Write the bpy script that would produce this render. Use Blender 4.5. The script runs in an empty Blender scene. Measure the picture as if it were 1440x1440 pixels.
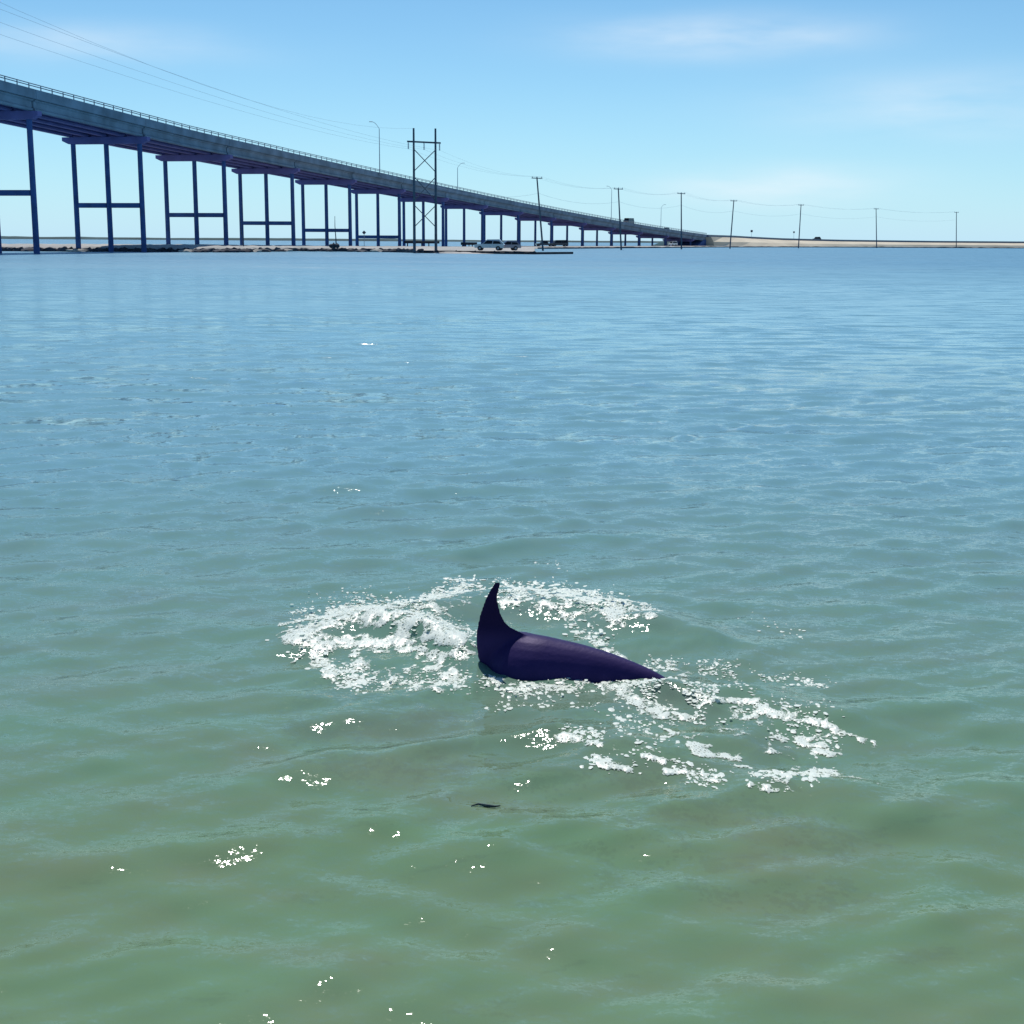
import bpy, bmesh, math, random
import numpy as np
from mathutils import Vector, Matrix
random.seed(7); rng = np.random.default_rng(11)
sc = bpy.context.scene
col = sc.collection
R = math.radians

# ------------------------------------------------------------------ camera
F = 1960.0                    # focal length in pixels of the 1440 px photograph
HCAM = 2.0
TH = math.atan((720 - 338.8) / F); ROLL = 0.0061
ct, st, cr, sr = math.cos(TH), math.sin(TH), math.cos(ROLL), math.sin(ROLL)
cam_d = bpy.data.cameras.new('camera'); cam = bpy.data.objects.new('camera', cam_d); col.objects.link(cam)
Rv = Vector((1, 0, 0)); Uv = Vector((0, st, ct)); Fv = Vector((0, ct, -st))
R2 = cr * Rv + sr * Uv; U2 = -sr * Rv + cr * Uv
M = Matrix((R2, U2, -Fv)).transposed().to_4x4(); M.translation = (0, 0, HCAM)
cam.matrix_world = M
cam_d.sensor_width = 36; cam_d.lens = 36 * F / 1440
cam_d.clip_start = 0.05; cam_d.clip_end = 40000
sc.camera = cam

# ------------------------------------------------------------------ light
SUN_EL, SUN_AZ = 58.0, -8.0          # azimuth measured from +Y (view direction) towards +X
world = bpy.data.worlds.new('World'); sc.world = world; world.use_nodes = True
wn = world.node_tree; wn.nodes.clear()
def N(nt, t, **kw):
    n = nt.nodes.new(t)
    for k, v in kw.items():
        if k.startswith('i_'): n.inputs[int(k[2:])].default_value = v
        else: setattr(n, k, v)
    return n
def L(nt, a, b): nt.links.new(a, b)
def MATH(nt, op, a, b=None, clamp=False):
    n = nt.nodes.new('ShaderNodeMath'); n.operation = op; n.use_clamp = clamp
    for i, v in enumerate((a, b)):
        if v is None: continue
        if isinstance(v, (int, float)): n.inputs[i].default_value = v
        else: nt.links.new(v, n.inputs[i])
    return n.outputs[0]
def MIXC(nt, fac, a, b, blend='MIX'):
    n = nt.nodes.new('ShaderNodeMix'); n.data_type = 'RGBA'; n.blend_type = blend
    for i, v in ((0, fac), (6, a), (7, b)):
        if hasattr(v, 'is_output'): nt.links.new(v, n.inputs[i])
        elif i == 0: n.inputs[0].default_value = v
        else: n.inputs[i].default_value = (*v, 1)
    return n.outputs[2]
sky = N(wn, 'ShaderNodeTexSky', sky_type='NISHITA', sun_disc=False, sun_elevation=R(SUN_EL), sun_rotation=R(SUN_AZ),
        altitude=0, air_density=0.8, dust_density=0.0, ozone_density=4.0)
SKY_TINT = (0.72, 1.0, 1.02)
tint = MIXC(wn, 1.0, sky.outputs[0], SKY_TINT, 'MULTIPLY')
# pale bluish haze band round the whole horizon
gz = N(wn, 'ShaderNodeTexCoord'); sx = N(wn, 'ShaderNodeSeparateXYZ'); L(wn, gz.outputs['Generated'], sx.inputs[0])
hz_f = MATH(wn, 'MULTIPLY', MATH(wn, 'EXPONENT', MATH(wn, 'MULTIPLY', MATH(wn, 'ABSOLUTE', sx.outputs[2]), -16.0)), .88)
tint = MIXC(wn, hz_f, tint, (4.85, 7.15, 9.0))
# two faint cirrus patches low in the sky
geo = N(wn, 'ShaderNodeTexCoord')
def px_dir(px, py):
    px, py = float(px), float(py)
    a, b = (px - 720) / F, -(py - 720) / F
    cx, cy = a * cr - b * sr, a * sr + b * cr
    return Fv + cx * Rv + cy * Uv
cl_noise = N(wn, 'ShaderNodeTexNoise'); cl_noise.inputs['Scale'].default_value = 9; cl_noise.inputs['Detail'].default_value = 6
mp = N(wn, 'ShaderNodeMapping'); mp.inputs['Scale'].default_value = (1, 1, 5)
L(wn, geo.outputs['Generated'], mp.inputs['Vector']); L(wn, mp.outputs[0], cl_noise.inputs['Vector'])
cl = None
for px, py, wx, wz, a in ((1000, 52, .085, .012, .8), (1095, 262, .07, .012, .8), (1330, 150, .10, .02, .5), (120, 60, .09, .012, .4)):
    d = px_dir(px, py).normalized()
    sep = N(wn, 'ShaderNodeVectorMath', operation='SUBTRACT'); sep.inputs[1].default_value = d
    L(wn, geo.outputs['Generated'], sep.inputs[0])
    scl = N(wn, 'ShaderNodeVectorMath', operation='MULTIPLY'); scl.inputs[1].default_value = (1 / wx, 1 / .3, 1 / wz)
    L(wn, sep.outputs[0], scl.inputs[0])
    dot = N(wn, 'ShaderNodeVectorMath', operation='DOT_PRODUCT')
    L(wn, scl.outputs[0], dot.inputs[0]); L(wn, scl.outputs[0], dot.inputs[1])
    g = MATH(wn, 'MULTIPLY', MATH(wn, 'EXPONENT', MATH(wn, 'MULTIPLY', dot.outputs['Value'], -1.0)), a)
    cl = g if cl is None else MATH(wn, 'ADD', cl, g)
nz = MATH(wn, 'MULTIPLY', MATH(wn, 'SUBTRACT', cl_noise.outputs[0], 0.22), 2.4, True)
cl = MATH(wn, 'MULTIPLY', cl, nz, True)
cloudy = MIXC(wn, MATH(wn, 'MULTIPLY', cl, .85), tint, (8.2, 9.0, 9.6))
bg = N(wn, 'ShaderNodeBackground'); bg.inputs['Strength'].default_value = 0.10
wo = N(wn, 'ShaderNodeOutputWorld')
L(wn, cloudy, bg.inputs['Color']); L(wn, bg.outputs[0], wo.inputs['Surface'])

sun_d = bpy.data.lights.new('sun', 'SUN'); sun_d.energy = 3.6; sun_d.angle = R(0.53); sun_d.color = (1.0, .96, .88)
sun = bpy.data.objects.new('sun', sun_d); col.objects.link(sun)
sdir = Vector((math.sin(R(SUN_AZ)) * math.cos(R(SUN_EL)), math.cos(R(SUN_AZ)) * math.cos(R(SUN_EL)), math.sin(R(SUN_EL))))
sun.rotation_euler = sdir.to_track_quat('Z', 'Y').to_euler()
sc.view_settings.view_transform = 'Standard'; sc.view_settings.look = 'None'
sc.view_settings.exposure = 0.10; sc.view_settings.gamma = 1.0; sc.view_settings.use_curve_mapping = False
sc.render.engine = 'CYCLES'
sc.cycles.max_bounces = 8; sc.cycles.transparent_max_bounces = 12
sc.cycles.sample_clamp_indirect = 6.0
sc.cycles.caustics_reflective = False; sc.cycles.caustics_refractive = False

# ------------------------------------------------------------------ helpers
def ray(px, py):
    return px_dir(px, py)
def at(px, py, Y):
    Y = float(Y); d = ray(px, py); return Vector((d.x * Y / d.y, Y, HCAM + d.z * Y / d.y))
def ground(px, py, z=0.0):
    d = ray(px, py); t = (z - HCAM) / d.z; return Vector((d.x * t, d.y * t, z))
def X_at(px, Y, py=345): return at(px, py, Y).x
def proj(X, Y, Z):
    Zr = Z - HCAM
    dep = Y * ct - Zr * st; up = Y * st + Zr * ct
    a, b = X / dep, up / dep
    return 720 + F * (a * cr + b * sr), 720 - F * (-a * sr + b * cr)

def tag(o, label=None, cat=None, group=None, kind=None):
    if label: o['label'] = label
    if cat: o['category'] = cat
    if group: o['group'] = group
    if kind: o['kind'] = kind
    return o
def empty(name, loc, rz=0, **kw):
    o = bpy.data.objects.new(name, None); o.empty_display_size = .3
    col.objects.link(o); o.location = loc; o.rotation_euler = (0, 0, rz); return tag(o, **kw)
def link(name, me, parent=None, loc=(0, 0, 0), smooth=False):
    o = bpy.data.objects.new(name, me); col.objects.link(o); o.location = loc
    if parent: o.parent = parent
    if smooth: me.polygons.foreach_set('use_smooth', [True] * len(me.polygons))
    return o
def copy_tree(o, parent=None):
    c = o.copy(); col.objects.link(c); c.parent = parent
    for ch in list(o.children): copy_tree(ch, c)
    return c

class MB:
    """collects simple shapes into one mesh"""
    def __init__(s): s.bm = bmesh.new()
    def box(s, c, d, rz=0, bev=0.0, rot=None):
        r = bmesh.ops.create_cube(s.bm, size=1)
        m = Matrix.Translation(c) @ (rot.to_4x4() if rot else Matrix.Rotation(rz, 4, 'Z')) @ Matrix.Diagonal((*d, 1))
        bmesh.ops.transform(s.bm, matrix=m, verts=r['verts'])
        if bev:
            es = {e for v in r['verts'] for e in v.link_edges}
            bmesh.ops.bevel(s.bm, geom=list(es), offset=bev, segments=1, affect='EDGES')
        return s
    def tube(s, p, q, r0, r1=None, n=8):
        p, q = Vector(p), Vector(q); d = q - p
        m = Matrix.Translation((p + q) / 2) @ d.to_track_quat('Z', 'Y').to_matrix().to_4x4()
        bmesh.ops.create_cone(s.bm, cap_ends=True, segments=n, radius1=r0, radius2=r0 if r1 is None else r1, depth=d.length, matrix=m)
        return s
    def path(s, pts, r, n=5):
        pts = [Vector(p) for p in pts]; rings = []
        for i, p in enumerate(pts):
            t = (pts[min(i + 1, len(pts) - 1)] - pts[max(i - 1, 0)]).normalized()
            a = t.cross(Vector((0, 0, 1)))
            if a.length < .01: a = t.cross(Vector((0, 1, 0)))
            a.normalize(); b = t.cross(a)
            rr = r[i] if isinstance(r, (list, tuple)) else r
            rings.append([s.bm.verts.new(p + rr * (math.cos(k * 2 * math.pi / n) * a + math.sin(k * 2 * math.pi / n) * b)) for k in range(n)])
        for A, B in zip(rings, rings[1:]):
            for k in range(n): s.bm.faces.new((A[k], A[(k + 1) % n], B[(k + 1) % n], B[k]))
        s.bm.faces.new(rings[0]); s.bm.faces.new(rings[-1][::-1]); return s
    def loft(s, secs, caps=True):
        """secs: list of equal-length closed sections (lists of points)"""
        rings = [[s.bm.verts.new(p) for p in sec] for sec in secs]; n = len(rings[0])
        for A, B in zip(rings, rings[1:]):
            for k in range(n): s.bm.faces.new((A[k], A[(k + 1) % n], B[(k + 1) % n], B[k]))
        if caps: s.bm.faces.new(rings[0][::-1]); s.bm.faces.new(rings[-1])
        return s
    def rock(s, c, d, seed, sub=1):
        rr = random.Random(seed)
        r = bmesh.ops.create_icosphere(s.bm, subdivisions=sub, radius=.5)
        q = Matrix.Rotation(rr.uniform(0, 6.3), 3, 'Z')
        for v in r['verts']:
            k = 1 + rr.uniform(-.22, .22)
            w = Vector((v.co.x * d[0], v.co.y * d[1], v.co.z * d[2])) * k
            v.co = q @ w + Vector(c)
        return s
    def build(s, name, mat, parent=None, loc=(0, 0, 0), smooth=False):
        bmesh.ops.recalc_face_normals(s.bm, faces=s.bm.faces)
        me = bpy.data.meshes.new(name); s.bm.to_mesh(me); s.bm.free()
        me.materials.append(mat); return link(name, me, parent, loc, smooth)

def grid_mesh(name, V, nu, nv, mat, attr=None, smooth=True):
    """V: (nu*nv,3); quads"""
    i = np.arange(nu - 1)[:, None] * nv + np.arange(nv - 1)[None, :]
    q = np.stack([i, i + nv, i + nv + 1, i + 1], -1).reshape(-1, 4)
    return raw_mesh(name, V, q, mat, attr, smooth)
def raw_mesh(name, V, q, mat, attr=None, smooth=True):
    me = bpy.data.meshes.new(name); k = q.shape[1]
    me.vertices.add(len(V)); me.vertices.foreach_set('co', np.ascontiguousarray(V, np.float32).ravel())
    me.loops.add(q.size); me.loops.foreach_set('vertex_index', q.astype(np.int32).ravel())
    me.polygons.add(len(q)); me.polygons.foreach_set('loop_start', np.arange(0, q.size, k, dtype=np.int32))
    me.polygons.foreach_set('use_smooth', np.full(len(q), smooth))
    me.update(calc_edges=True); me.validate()
    if attr:
        for nm, a in attr.items():
            t = me.attributes.new(nm, 'FLOAT', 'POINT'); t.data.foreach_set('value', a.astype(np.float32))
    me.materials.append(mat); return me

# ---- value noise in numpy
_perm = rng.permutation(512); _perm = np.concatenate([_perm, _perm, _perm]); _val = rng.random(512)
def vnoise(x, y, seed=0):
    xi, yi = np.floor(x).astype(int), np.floor(y).astype(int); fx, fy = x - xi, y - yi
    fx = fx * fx * fx * (fx * (fx * 6 - 15) + 10); fy = fy * fy * fy * (fy * (fy * 6 - 15) + 10)
    def h(a, b): return _val[_perm[(_perm[(a + seed * 37) & 511] + b) & 511]]
    return (h(xi, yi) * (1 - fx) + h(xi + 1, yi) * fx) * (1 - fy) + (h(xi, yi + 1) * (1 - fx) + h(xi + 1, yi + 1) * fx) * fy
def fbm(x, y, o=4, seed=0):
    s, a, t = 0, .5, 0
    for k in range(o): s = s + a * vnoise(x * 2 ** k + 17 * k, y * 2 ** k - 9 * k, seed + k); t += a; a *= .55
    return s / t
def sstep(a, b, x): t = np.clip((x - a) / (b - a), 0, 1); return t * t * (3 - 2 * t)

# ------------------------------------------------------------------ materials
def mat(name, color, rough=.8, var=.25, scale=3.0, bump=.2, metal=0.0, spec=.3, color2=None, coat=0):
    m = bpy.data.materials.new(name); m.use_nodes = True; nt = m.node_tree
    b = nt.nodes['Principled BSDF']
    tc = N(nt, 'ShaderNodeTexCoord')
    n1 = N(nt, 'ShaderNodeTexNoise'); n1.inputs['Scale'].default_value = scale; n1.inputs['Detail'].default_value = 8
    L(nt, tc.outputs['Object'], n1.inputs['Vector'])
    f = MATH(nt, 'MULTIPLY', MATH(nt, 'SUBTRACT', n1.outputs[0], .3), 2.5, True)
    c2 = color2 or tuple(c * (1 - var) for c in color); c1 = tuple(min(1, c * (1 + var)) for c in color) if not color2 else color
    L(nt, MIXC(nt, f, c1, c2), b.inputs['Base Color'])
    b.inputs['Roughness'].default_value = rough; b.inputs['Metallic'].default_value = metal
    b.inputs['Specular IOR Level'].default_value = spec; b.inputs['Coat Weight'].default_value = coat
    if bump:
        bp = N(nt, 'ShaderNodeBump'); bp.inputs['Strength'].default_value = bump; bp.inputs['Distance'].default_value = .05
        L(nt, n1.outputs[0], bp.inputs['Height']); L(nt, bp.outputs[0], b.inputs['Normal'])
    return m
CONC = mat('weathered_concrete', (.19, .25, .32), .85, .28, .35, .15)
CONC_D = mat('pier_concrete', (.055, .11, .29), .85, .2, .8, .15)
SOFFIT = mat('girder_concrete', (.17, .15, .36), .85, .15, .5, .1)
STEEL = mat('galvanised_steel', (.30, .36, .42), .5, .1, 2, 0, .6)
RAILM = mat('railing_steel', (.12, .17, .24), .5, .1, 2, 0, .3)
WOOD = mat('weathered_pole_wood', (.07, .10, .14), .85, .3, 2.5, .2)
WIRE = mat('wire_metal', (.32, .38, .45), .5, .05, 1, 0, .3)
CERAM = mat('insulator_ceramic', (.35, .4, .45), .3, .1, 4, 0)
SAND = mat('pale_sand', (.52, .49, .47), .95, .3, .25, .3, color2=(.30, .31, .30))
SANDW = mat('embankment_sand', (.70, .62, .49), .95, .2, .08, .3, color2=(.54, .48, .38))
ROCK = mat('dark_wet_rock', (.045, .05, .07), .8, .5, 1.2, .6)
ROCKP = mat('pale_rock', (.36, .35, .33), .9, .4, 1.2, .6)
TIMBER = mat('dark_timber', (.03, .035, .05), .85, .3, 1.5, .3)
ASPH = mat('asphalt', (.05, .05, .055), .9, .2, 2, .2)
SILVER = mat('silver_car_paint', (.42, .46, .50), .3, .04, 3, 0, .5, .5, coat=.5)
DARKP = mat('dark_car_paint', (.015, .02, .04), .3, .1, 3, 0, .2, .5, coat=.5)
WHITEP = mat('white_car_paint', (.75, .76, .78), .3, .04, 3, 0, 0, .5, coat=.5)
GREYP = mat('grey_car_paint', (.22, .22, .27), .3, .05, 3, 0, .4, .5, coat=.5)
GLASS = mat('tinted_window', (.01, .014, .02), .12, .1, 3, 0, 0, .2)
RUBBER = mat('tyre_rubber', (.015, .015, .018), .8, .2, 8, .1)
LAMPG = mat('headlight_glass', (.7, .72, .74), .15, .05, 3, 0, 0, .6)
TAILG = mat('tail_light_plastic', (.3, .02, .02), .3, .1, 3, 0)
SIGNM = mat('dark_sign_panel', (.07, .09, .13), .6, .2, 3, 0)
FARLAND = mat('far_land', (.05, .09, .10), .95, .4, .01, 0)
WEED = mat('dark_weed', (.045, .075, .075), .6, .4, 40, .3)

# ------------------------------------------------------------------ wave field
K = []
for i in range(78):
    lam = math.exp(rng.uniform(math.log(.13), math.log(1.7)))
    sig = .36 if lam > .3 else .55
    ang = math.pi / 2 + R(12) + rng.normal(0, sig)
    k = 2 * math.pi / lam
    slope = .0205 * (1.0 if lam > .22 else .85) * (0.26 if lam > .9 else .6 if lam > .6 else 1)
    K.append((k * math.cos(ang), k * math.sin(ang), rng.uniform(0, 6.283), slope / k * 1.25, lam))
DC = ground(720, 940)          # dolphin reference point on the water (body centre line)
DS = DC.length / F             # metres per photo pixel there
def ridge(x, y, pts, w, h):
    """a swell crest along a ground polyline"""
    best = np.full(x.shape, 1e9)
    for a, b in zip(pts, pts[1:]):
        d = b - a; l2 = d.x * d.x + d.y * d.y
        t = np.clip(((x - a.x) * d.x + (y - a.y) * d.y) / l2, 0, 1)
        best = np.minimum(best, np.hypot(x - a.x - t * d.x, y - a.y - t * d.y))
    return h * np.exp(-(best / w) ** 2)
CREST = [ground(p, q) for p, q in ((560, 880), (620, 862), (700, 852), (790, 858), (870, 872), (950, 892))]
BOW = [ground(p, q) for p, q in ((430, 900), (500, 888), (580, 896), (655, 918))]
WAKE = [ground(p, q) for p, q in ((960, 975), (1060, 985), (1180, 1010))]
WAKE2 = [ground(p, q) for p, q in ((800, 1035), (930, 1068), (1060, 1100), (1200, 1120))]
WAKE3 = [ground(p, q) for p, q in ((925, 975), (960, 982), (1000, 996))]
NOSE = [ground(p, q) for p, q in ((600, 905), (650, 925), (668, 945))]
def Hbase(x, y):
    h = ridge(x, y, WAKE3, .09, .03) + ridge(x, y, NOSE, .09, .045) + ridge(x, y, CREST, .26, .085) + ridge(x, y, BOW, .20, .05) + ridge(x, y, WAKE, .16, .04) + ridge(x, y, WAKE2, .18, .03)
    # turbulent chop round the animal
    px, py = (x - DC.x), (y - DC.y)
    m = np.exp(-((px - .3) / 1.1) ** 2 - (py / .7) ** 2)
    return h + m * .03 * (fbm(x * 9, y * 7, 3, 5) - .5)
def H(x, y, res=None):
    r = np.hypot(x, y)
    gust = .45 + 1.1 * fbm(x * .5 + 3, y * .45, 3, 3)
    z = np.zeros_like(x)
    for kx, ky, ph, a, lam in K:
        w = a if res is None else a * sstep(2.2, 5.0, lam / res)
        z += w * np.sin(kx * x + ky * y + ph)
    calm = sstep(2.5, 3.2, r)
    z = z * gust * calm
    z = z + 5.0 * (.05 * np.tanh(z / .05)) ** 2
    return z + Hbase(x, y) * (r < 14)

# ------------------------------------------------------------------ water
def water_mat():
    m = bpy.data.materials.new('sea_water'); m.use_nodes = True; nt = m.node_tree; nt.nodes.clear()
    g = N(nt, 'ShaderNodeNewGeometry')
    pos = g.outputs['Position']
    dist = N(nt, 'ShaderNodeVectorMath', operation='LENGTH'); L(nt, pos, dist.inputs[0])
    def layer(scale, sx, sy, amp, detail=2):
        mp = N(nt, 'ShaderNodeMapping'); mp.inputs['Scale'].default_value = (sx * scale, sy * scale, scale)
        mp.inputs['Rotation'].default_value = (0, 0, R(12)); L(nt, pos, mp.inputs['Vector'])
        n = N(nt, 'ShaderNodeTexNoise'); n.inputs['Scale'].default_value = 1; n.inputs['Detail'].default_value = detail
        L(nt, mp.outputs[0], n.inputs['Vector'])
        s = N(nt, 'ShaderNodeVectorMath', operation='SUBTRACT'); s.inputs[1].default_value = (.5, .5, .5); L(nt, n.outputs['Color'], s.inputs[0])
        k = N(nt, 'ShaderNodeVectorMath', operation='MULTIPLY'); L(nt, s.outputs[0], k.inputs[0])
        cmb = N(nt, 'ShaderNodeCombineXYZ')
        for q, f in ((0, .55), (1, 1.0)):
            if hasattr(amp, 'is_output'): L(nt, MATH(nt, 'MULTIPLY', amp, f), cmb.inputs[q])
            else: cmb.inputs[q].default_value = amp * f
        L(nt, cmb.outputs[0], k.inputs[1]); return k.outputs[0]
    far = N(nt, 'ShaderNodeMapRange'); far.interpolation_type = 'SMOOTHSTEP'
    far.inputs['From Min'].default_value = 6; far.inputs['From Max'].default_value = 22
    far.inputs['To Min'].default_value = .0; far.inputs['To Max'].default_value = 1.15
    L(nt, dist.outputs['Value'], far.inputs['Value'])
    far2 = N(nt, 'ShaderNodeMapRange'); far2.inputs['From Min'].default_value = 15; far2.inputs['From Max'].default_value = 90
    far2.inputs['To Min'].default_value = .0; far2.inputs['To Max'].default_value = .55
    L(nt, dist.outputs['Value'], far2.inputs['Value'])
    acc = g.outputs['Normal']
    for v in (layer(2.9, .30, 1.0, far.outputs[0]), layer(.5, .42, 1.0, far2.outputs[0]), layer(9, .4, 1.0, .34, 3), layer(36, .55, 1.0, .50, 2), layer(100, .8, 1.0, .34, 2)):
        a = N(nt, 'ShaderNodeVectorMath', operation='ADD'); L(nt, acc, a.inputs[0]); L(nt, v, a.inputs[1]); acc = a.outputs[0]
    nn = N(nt, 'ShaderNodeVectorMath', operation='NORMALIZE'); L(nt, acc, nn.inputs[0]); nrm = nn.outputs[0]
    # murk colour: turbid green with drifting browner and bluer patches
    def cn(s, sx, sy, det=3):
        mp = N(nt, 'ShaderNodeMapping'); mp.inputs['Scale'].default_value = (sx * s, sy * s, s); L(nt, pos, mp.inputs['Vector'])
        n = N(nt, 'ShaderNodeTexNoise'); n.inputs['Scale'].default_value = 1; n.inputs['Detail'].default_value = det
        L(nt, mp.outputs[0], n.inputs['Vector'])
        return MATH(nt, 'MULTIPLY', MATH(nt, 'SUBTRACT', n.outputs[0], .35), 3.0, True)
    c = MIXC(nt, cn(1.3, .6, 1), (.182, .282, .160), (.208, .265, .162))
    c = MIXC(nt, MATH(nt, 'MULTIPLY', cn(3.5, .5, 1), .6), c, (.170, .320, .180))
    mid_sky = N(nt, 'ShaderNodeMapRange'); mid_sky.inputs['From Min'].default_value = 4.5; mid_sky.inputs['From Max'].default_value = 13
    L(nt, dist.outputs['Value'], mid_sky.inputs['Value'])
    c = MIXC(nt, MATH(nt, 'MULTIPLY', mid_sky.outputs[0], .92), c, (.215, .440, .545))  # blue of the reflected sky painted into the body colour farther out
    far_sky = N(nt, 'ShaderNodeMapRange'); far_sky.inputs['From Min'].default_value = 20; far_sky.inputs['From Max'].default_value = 140
    L(nt, dist.outputs['Value'], far_sky.inputs['Value'])
    c = MIXC(nt, far_sky.outputs[0], c, (.105, .275, .410))  # farthest water: body colour again carries painted sky reflection, not depth
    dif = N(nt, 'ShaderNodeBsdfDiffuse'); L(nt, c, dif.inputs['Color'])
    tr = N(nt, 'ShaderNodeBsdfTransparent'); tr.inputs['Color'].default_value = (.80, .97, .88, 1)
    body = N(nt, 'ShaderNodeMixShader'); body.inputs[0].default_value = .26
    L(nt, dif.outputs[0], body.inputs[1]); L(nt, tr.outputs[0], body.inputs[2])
    fr = N(nt, 'ShaderNodeFresnel'); fr.inputs['IOR'].default_value = 1.33; L(nt, nrm, fr.inputs['Normal'])
    gl = N(nt, 'ShaderNodeBsdfGlossy'); gl.inputs['Roughness'].default_value = .05; L(nt, nrm, gl.inputs['Normal'])
    top = N(nt, 'ShaderNodeMixShader'); L(nt, fr.outputs[0], top.inputs[0])
    L(nt, body.outputs[0], top.inputs[1]); L(nt, gl.outputs[0], top.inputs[2])
    # beyond the ripples the mesh can carry, their slopes become micro-roughness
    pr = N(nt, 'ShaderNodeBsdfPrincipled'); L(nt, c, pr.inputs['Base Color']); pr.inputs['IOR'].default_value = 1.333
    rg = N(nt, 'ShaderNodeMapRange'); rg.inputs['From Min'].default_value = 12; rg.inputs['From Max'].default_value = 110
    rg.inputs['To Min'].default_value = .12; rg.inputs['To Max'].default_value = .40
    L(nt, dist.outputs['Value'], rg.inputs['Value'])
    gust = MATH(nt, 'ADD', MATH(nt, 'MULTIPLY', cn(.16, .35, 1, 6), .10), MATH(nt, 'MULTIPLY', cn(.035, .25, 1, 4), .10))   # wind streaks
    L(nt, MATH(nt, 'ADD', rg.outputs[0], MATH(nt, 'MULTIPLY', MATH(nt, 'SUBTRACT', gust, .10), 1.0)), pr.inputs['Roughness']); L(nt, nrm, pr.inputs['Normal'])
    lod = N(nt, 'ShaderNodeMapRange'); lod.interpolation_type = 'SMOOTHSTEP'
    lod.inputs['From Min'].default_value = 9; lod.inputs['From Max'].default_value = 32
    L(nt, dist.outputs['Value'], lod.inputs['Value'])
    mx = N(nt, 'ShaderNodeMixShader'); L(nt, lod.outputs[0], mx.inputs[0]); L(nt, top.outputs[0], mx.inputs[1]); L(nt, pr.outputs[0], mx.inputs[2])
    o = N(nt, 'ShaderNodeOutputMaterial'); L(nt, mx.outputs[0], o.inputs['Surface'])
    return m
WATER = water_mat()
r_near = np.geomspace(2.4, 45, 640); r_far = np.geomspace(45, 14000, 90)[1:]
rad = np.concatenate([r_near, r_far])
a_c = np.linspace(R(-23), R(23), 820); a_o = np.linspace(R(23), R(56), 46)[1:]
ang = np.concatenate([-a_o[::-1], a_c, a_o])
RR, AA = np.meshgrid(rad, ang, indexing='ij')
WX, WY = RR * np.sin(AA), RR * np.cos(AA)
dr = np.gradient(rad)[:, None] * np.ones_like(AA); da = np.gradient(ang)[None, :] * RR
res = np.maximum(dr, .6 * da)
WZ = np.zeros_like(WX); sel = RR < 110
WZ[sel] = H(WX[sel], WY[sel], res[sel])
WZ *= sstep(R(56), R(50), np.abs(AA)) if False else (1 - sstep(R(48), R(56), np.abs(AA)))
V = np.stack([WX, WY, WZ], -1).reshape(-1, 3)
nu, nv = RR.shape
i0 = np.arange(nu - 1)[:, None] * nv + np.arange(nv - 1)[None, :]
Q = np.stack([i0, i0 + 1, i0 + nv + 1, i0 + nv], -1).reshape(-1, 4)
# the rest of the disc: behind the camera and below it (coarse)
ex = [(0, 0, 0)]; base = len(V); rings = []
aa = np.linspace(R(56), 2 * math.pi - R(56), 25)
for rr_ in (2.4, 60, 1200, 14000):
    rings.append([base + len(ex) + j for j in range(25)])
    ex += [(rr_ * math.sin(t), rr_ * math.cos(t), 0) for t in aa]
Qx = []
for j in range(24):
    Qx.append((base, rings[0][j + 1], rings[0][j], rings[0][j]))
    for k in range(3): Qx.append((rings[k][j], rings[k][j + 1], rings[k + 1][j + 1], rings[k + 1][j]))
inner = np.arange(0, nv, 1)
V = np.concatenate([V, np.array(ex)])
Qx = [q for q in Qx if len(set(q)) == 4]
Q = np.concatenate([Q, np.array(Qx)])
wme = raw_mesh('water', V, Q, WATER)
water = tag(link('water', wme), kind='structure')

SILT = mat('silty_depths', (.20, .36, .21), .95, .3, .8, .0, color2=(.245, .345, .205))
def silt():  # opaque sheet standing for the murk's limit of sight, not a real bottom
    xs = np.array([-14000, -300, -40, -8, 0, 8, 40, 300, 14000.]); ys = np.array([-14000, -300, 0, 6, 20, 60, 300, 14000.])
    X, Y = np.meshgrid(xs, ys, indexing='ij')
    return tag(link('murk_sheet', grid_mesh('murk_sheet', np.stack([X, Y, np.full_like(X, -.36)], -1).reshape(-1, 3), len(xs), len(ys), SILT)), kind='structure')
silt()

# ------------------------------------------------------------------ land
def curve(px, table):
    t = np.array(table, float); return np.interp(px, t[:, 0], t[:, 1])
NEAR = [(-500, 214), (100, 216), (280, 219), (350, 224), (420, 250), (470, 247), (540, 244), (600, 226), (640, 219), (752, 217)]
FAR = [(-500, 190), (-499, 236), (100, 250), (214, 262), (318, 276), (414, 300), (495, 330), (566, 362), (625, 388), (690, 415), (752, 440)]
ZT = [(-500, 1.0), (280, 1.05), (450, .8), (600, .62), (752, .42)]
LAND_BASE = {}
def land():
    pxs = np.linspace(-500, 752, 260); V = []
    prof = [(0, -.5), (.008, 0), (.02, .45), (.06, .8), (.14, .95), (.3, 1), (.5, 1.02), (.75, 1), (.93, .8), (1, -.5)]
    for j, p in enumerate(pxs):
        n = float(curve(p, NEAR)); f = float(max(curve(p, FAR), n + 12)); zt = float(curve(p, ZT))
        n += 2.2 * (vnoise(np.array([p / 9.]), np.array([1.5]))[0] - .5) * (1 if p < 590 else .1)
        for t, z in prof:
            Y = n + (f - n) * t
            zz = z * zt if z > 0 else z
            if .01 < t < .9: zz += .16 * (vnoise(np.array([p / 7.]), np.array([t * 30]))[0] - .5)
            V.append((X_at(p, Y), Y, zz))
    return tag(link('sand_spit', grid_mesh('sand_spit', np.array(V), len(pxs), len(prof), SAND)), kind='structure')
land()
NEAR2 = [(752, 372), (800, 386), (870, 430), (940, 478), (1000, 540), (1100, 604), (1200, 640), (1700, 700)]
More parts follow.
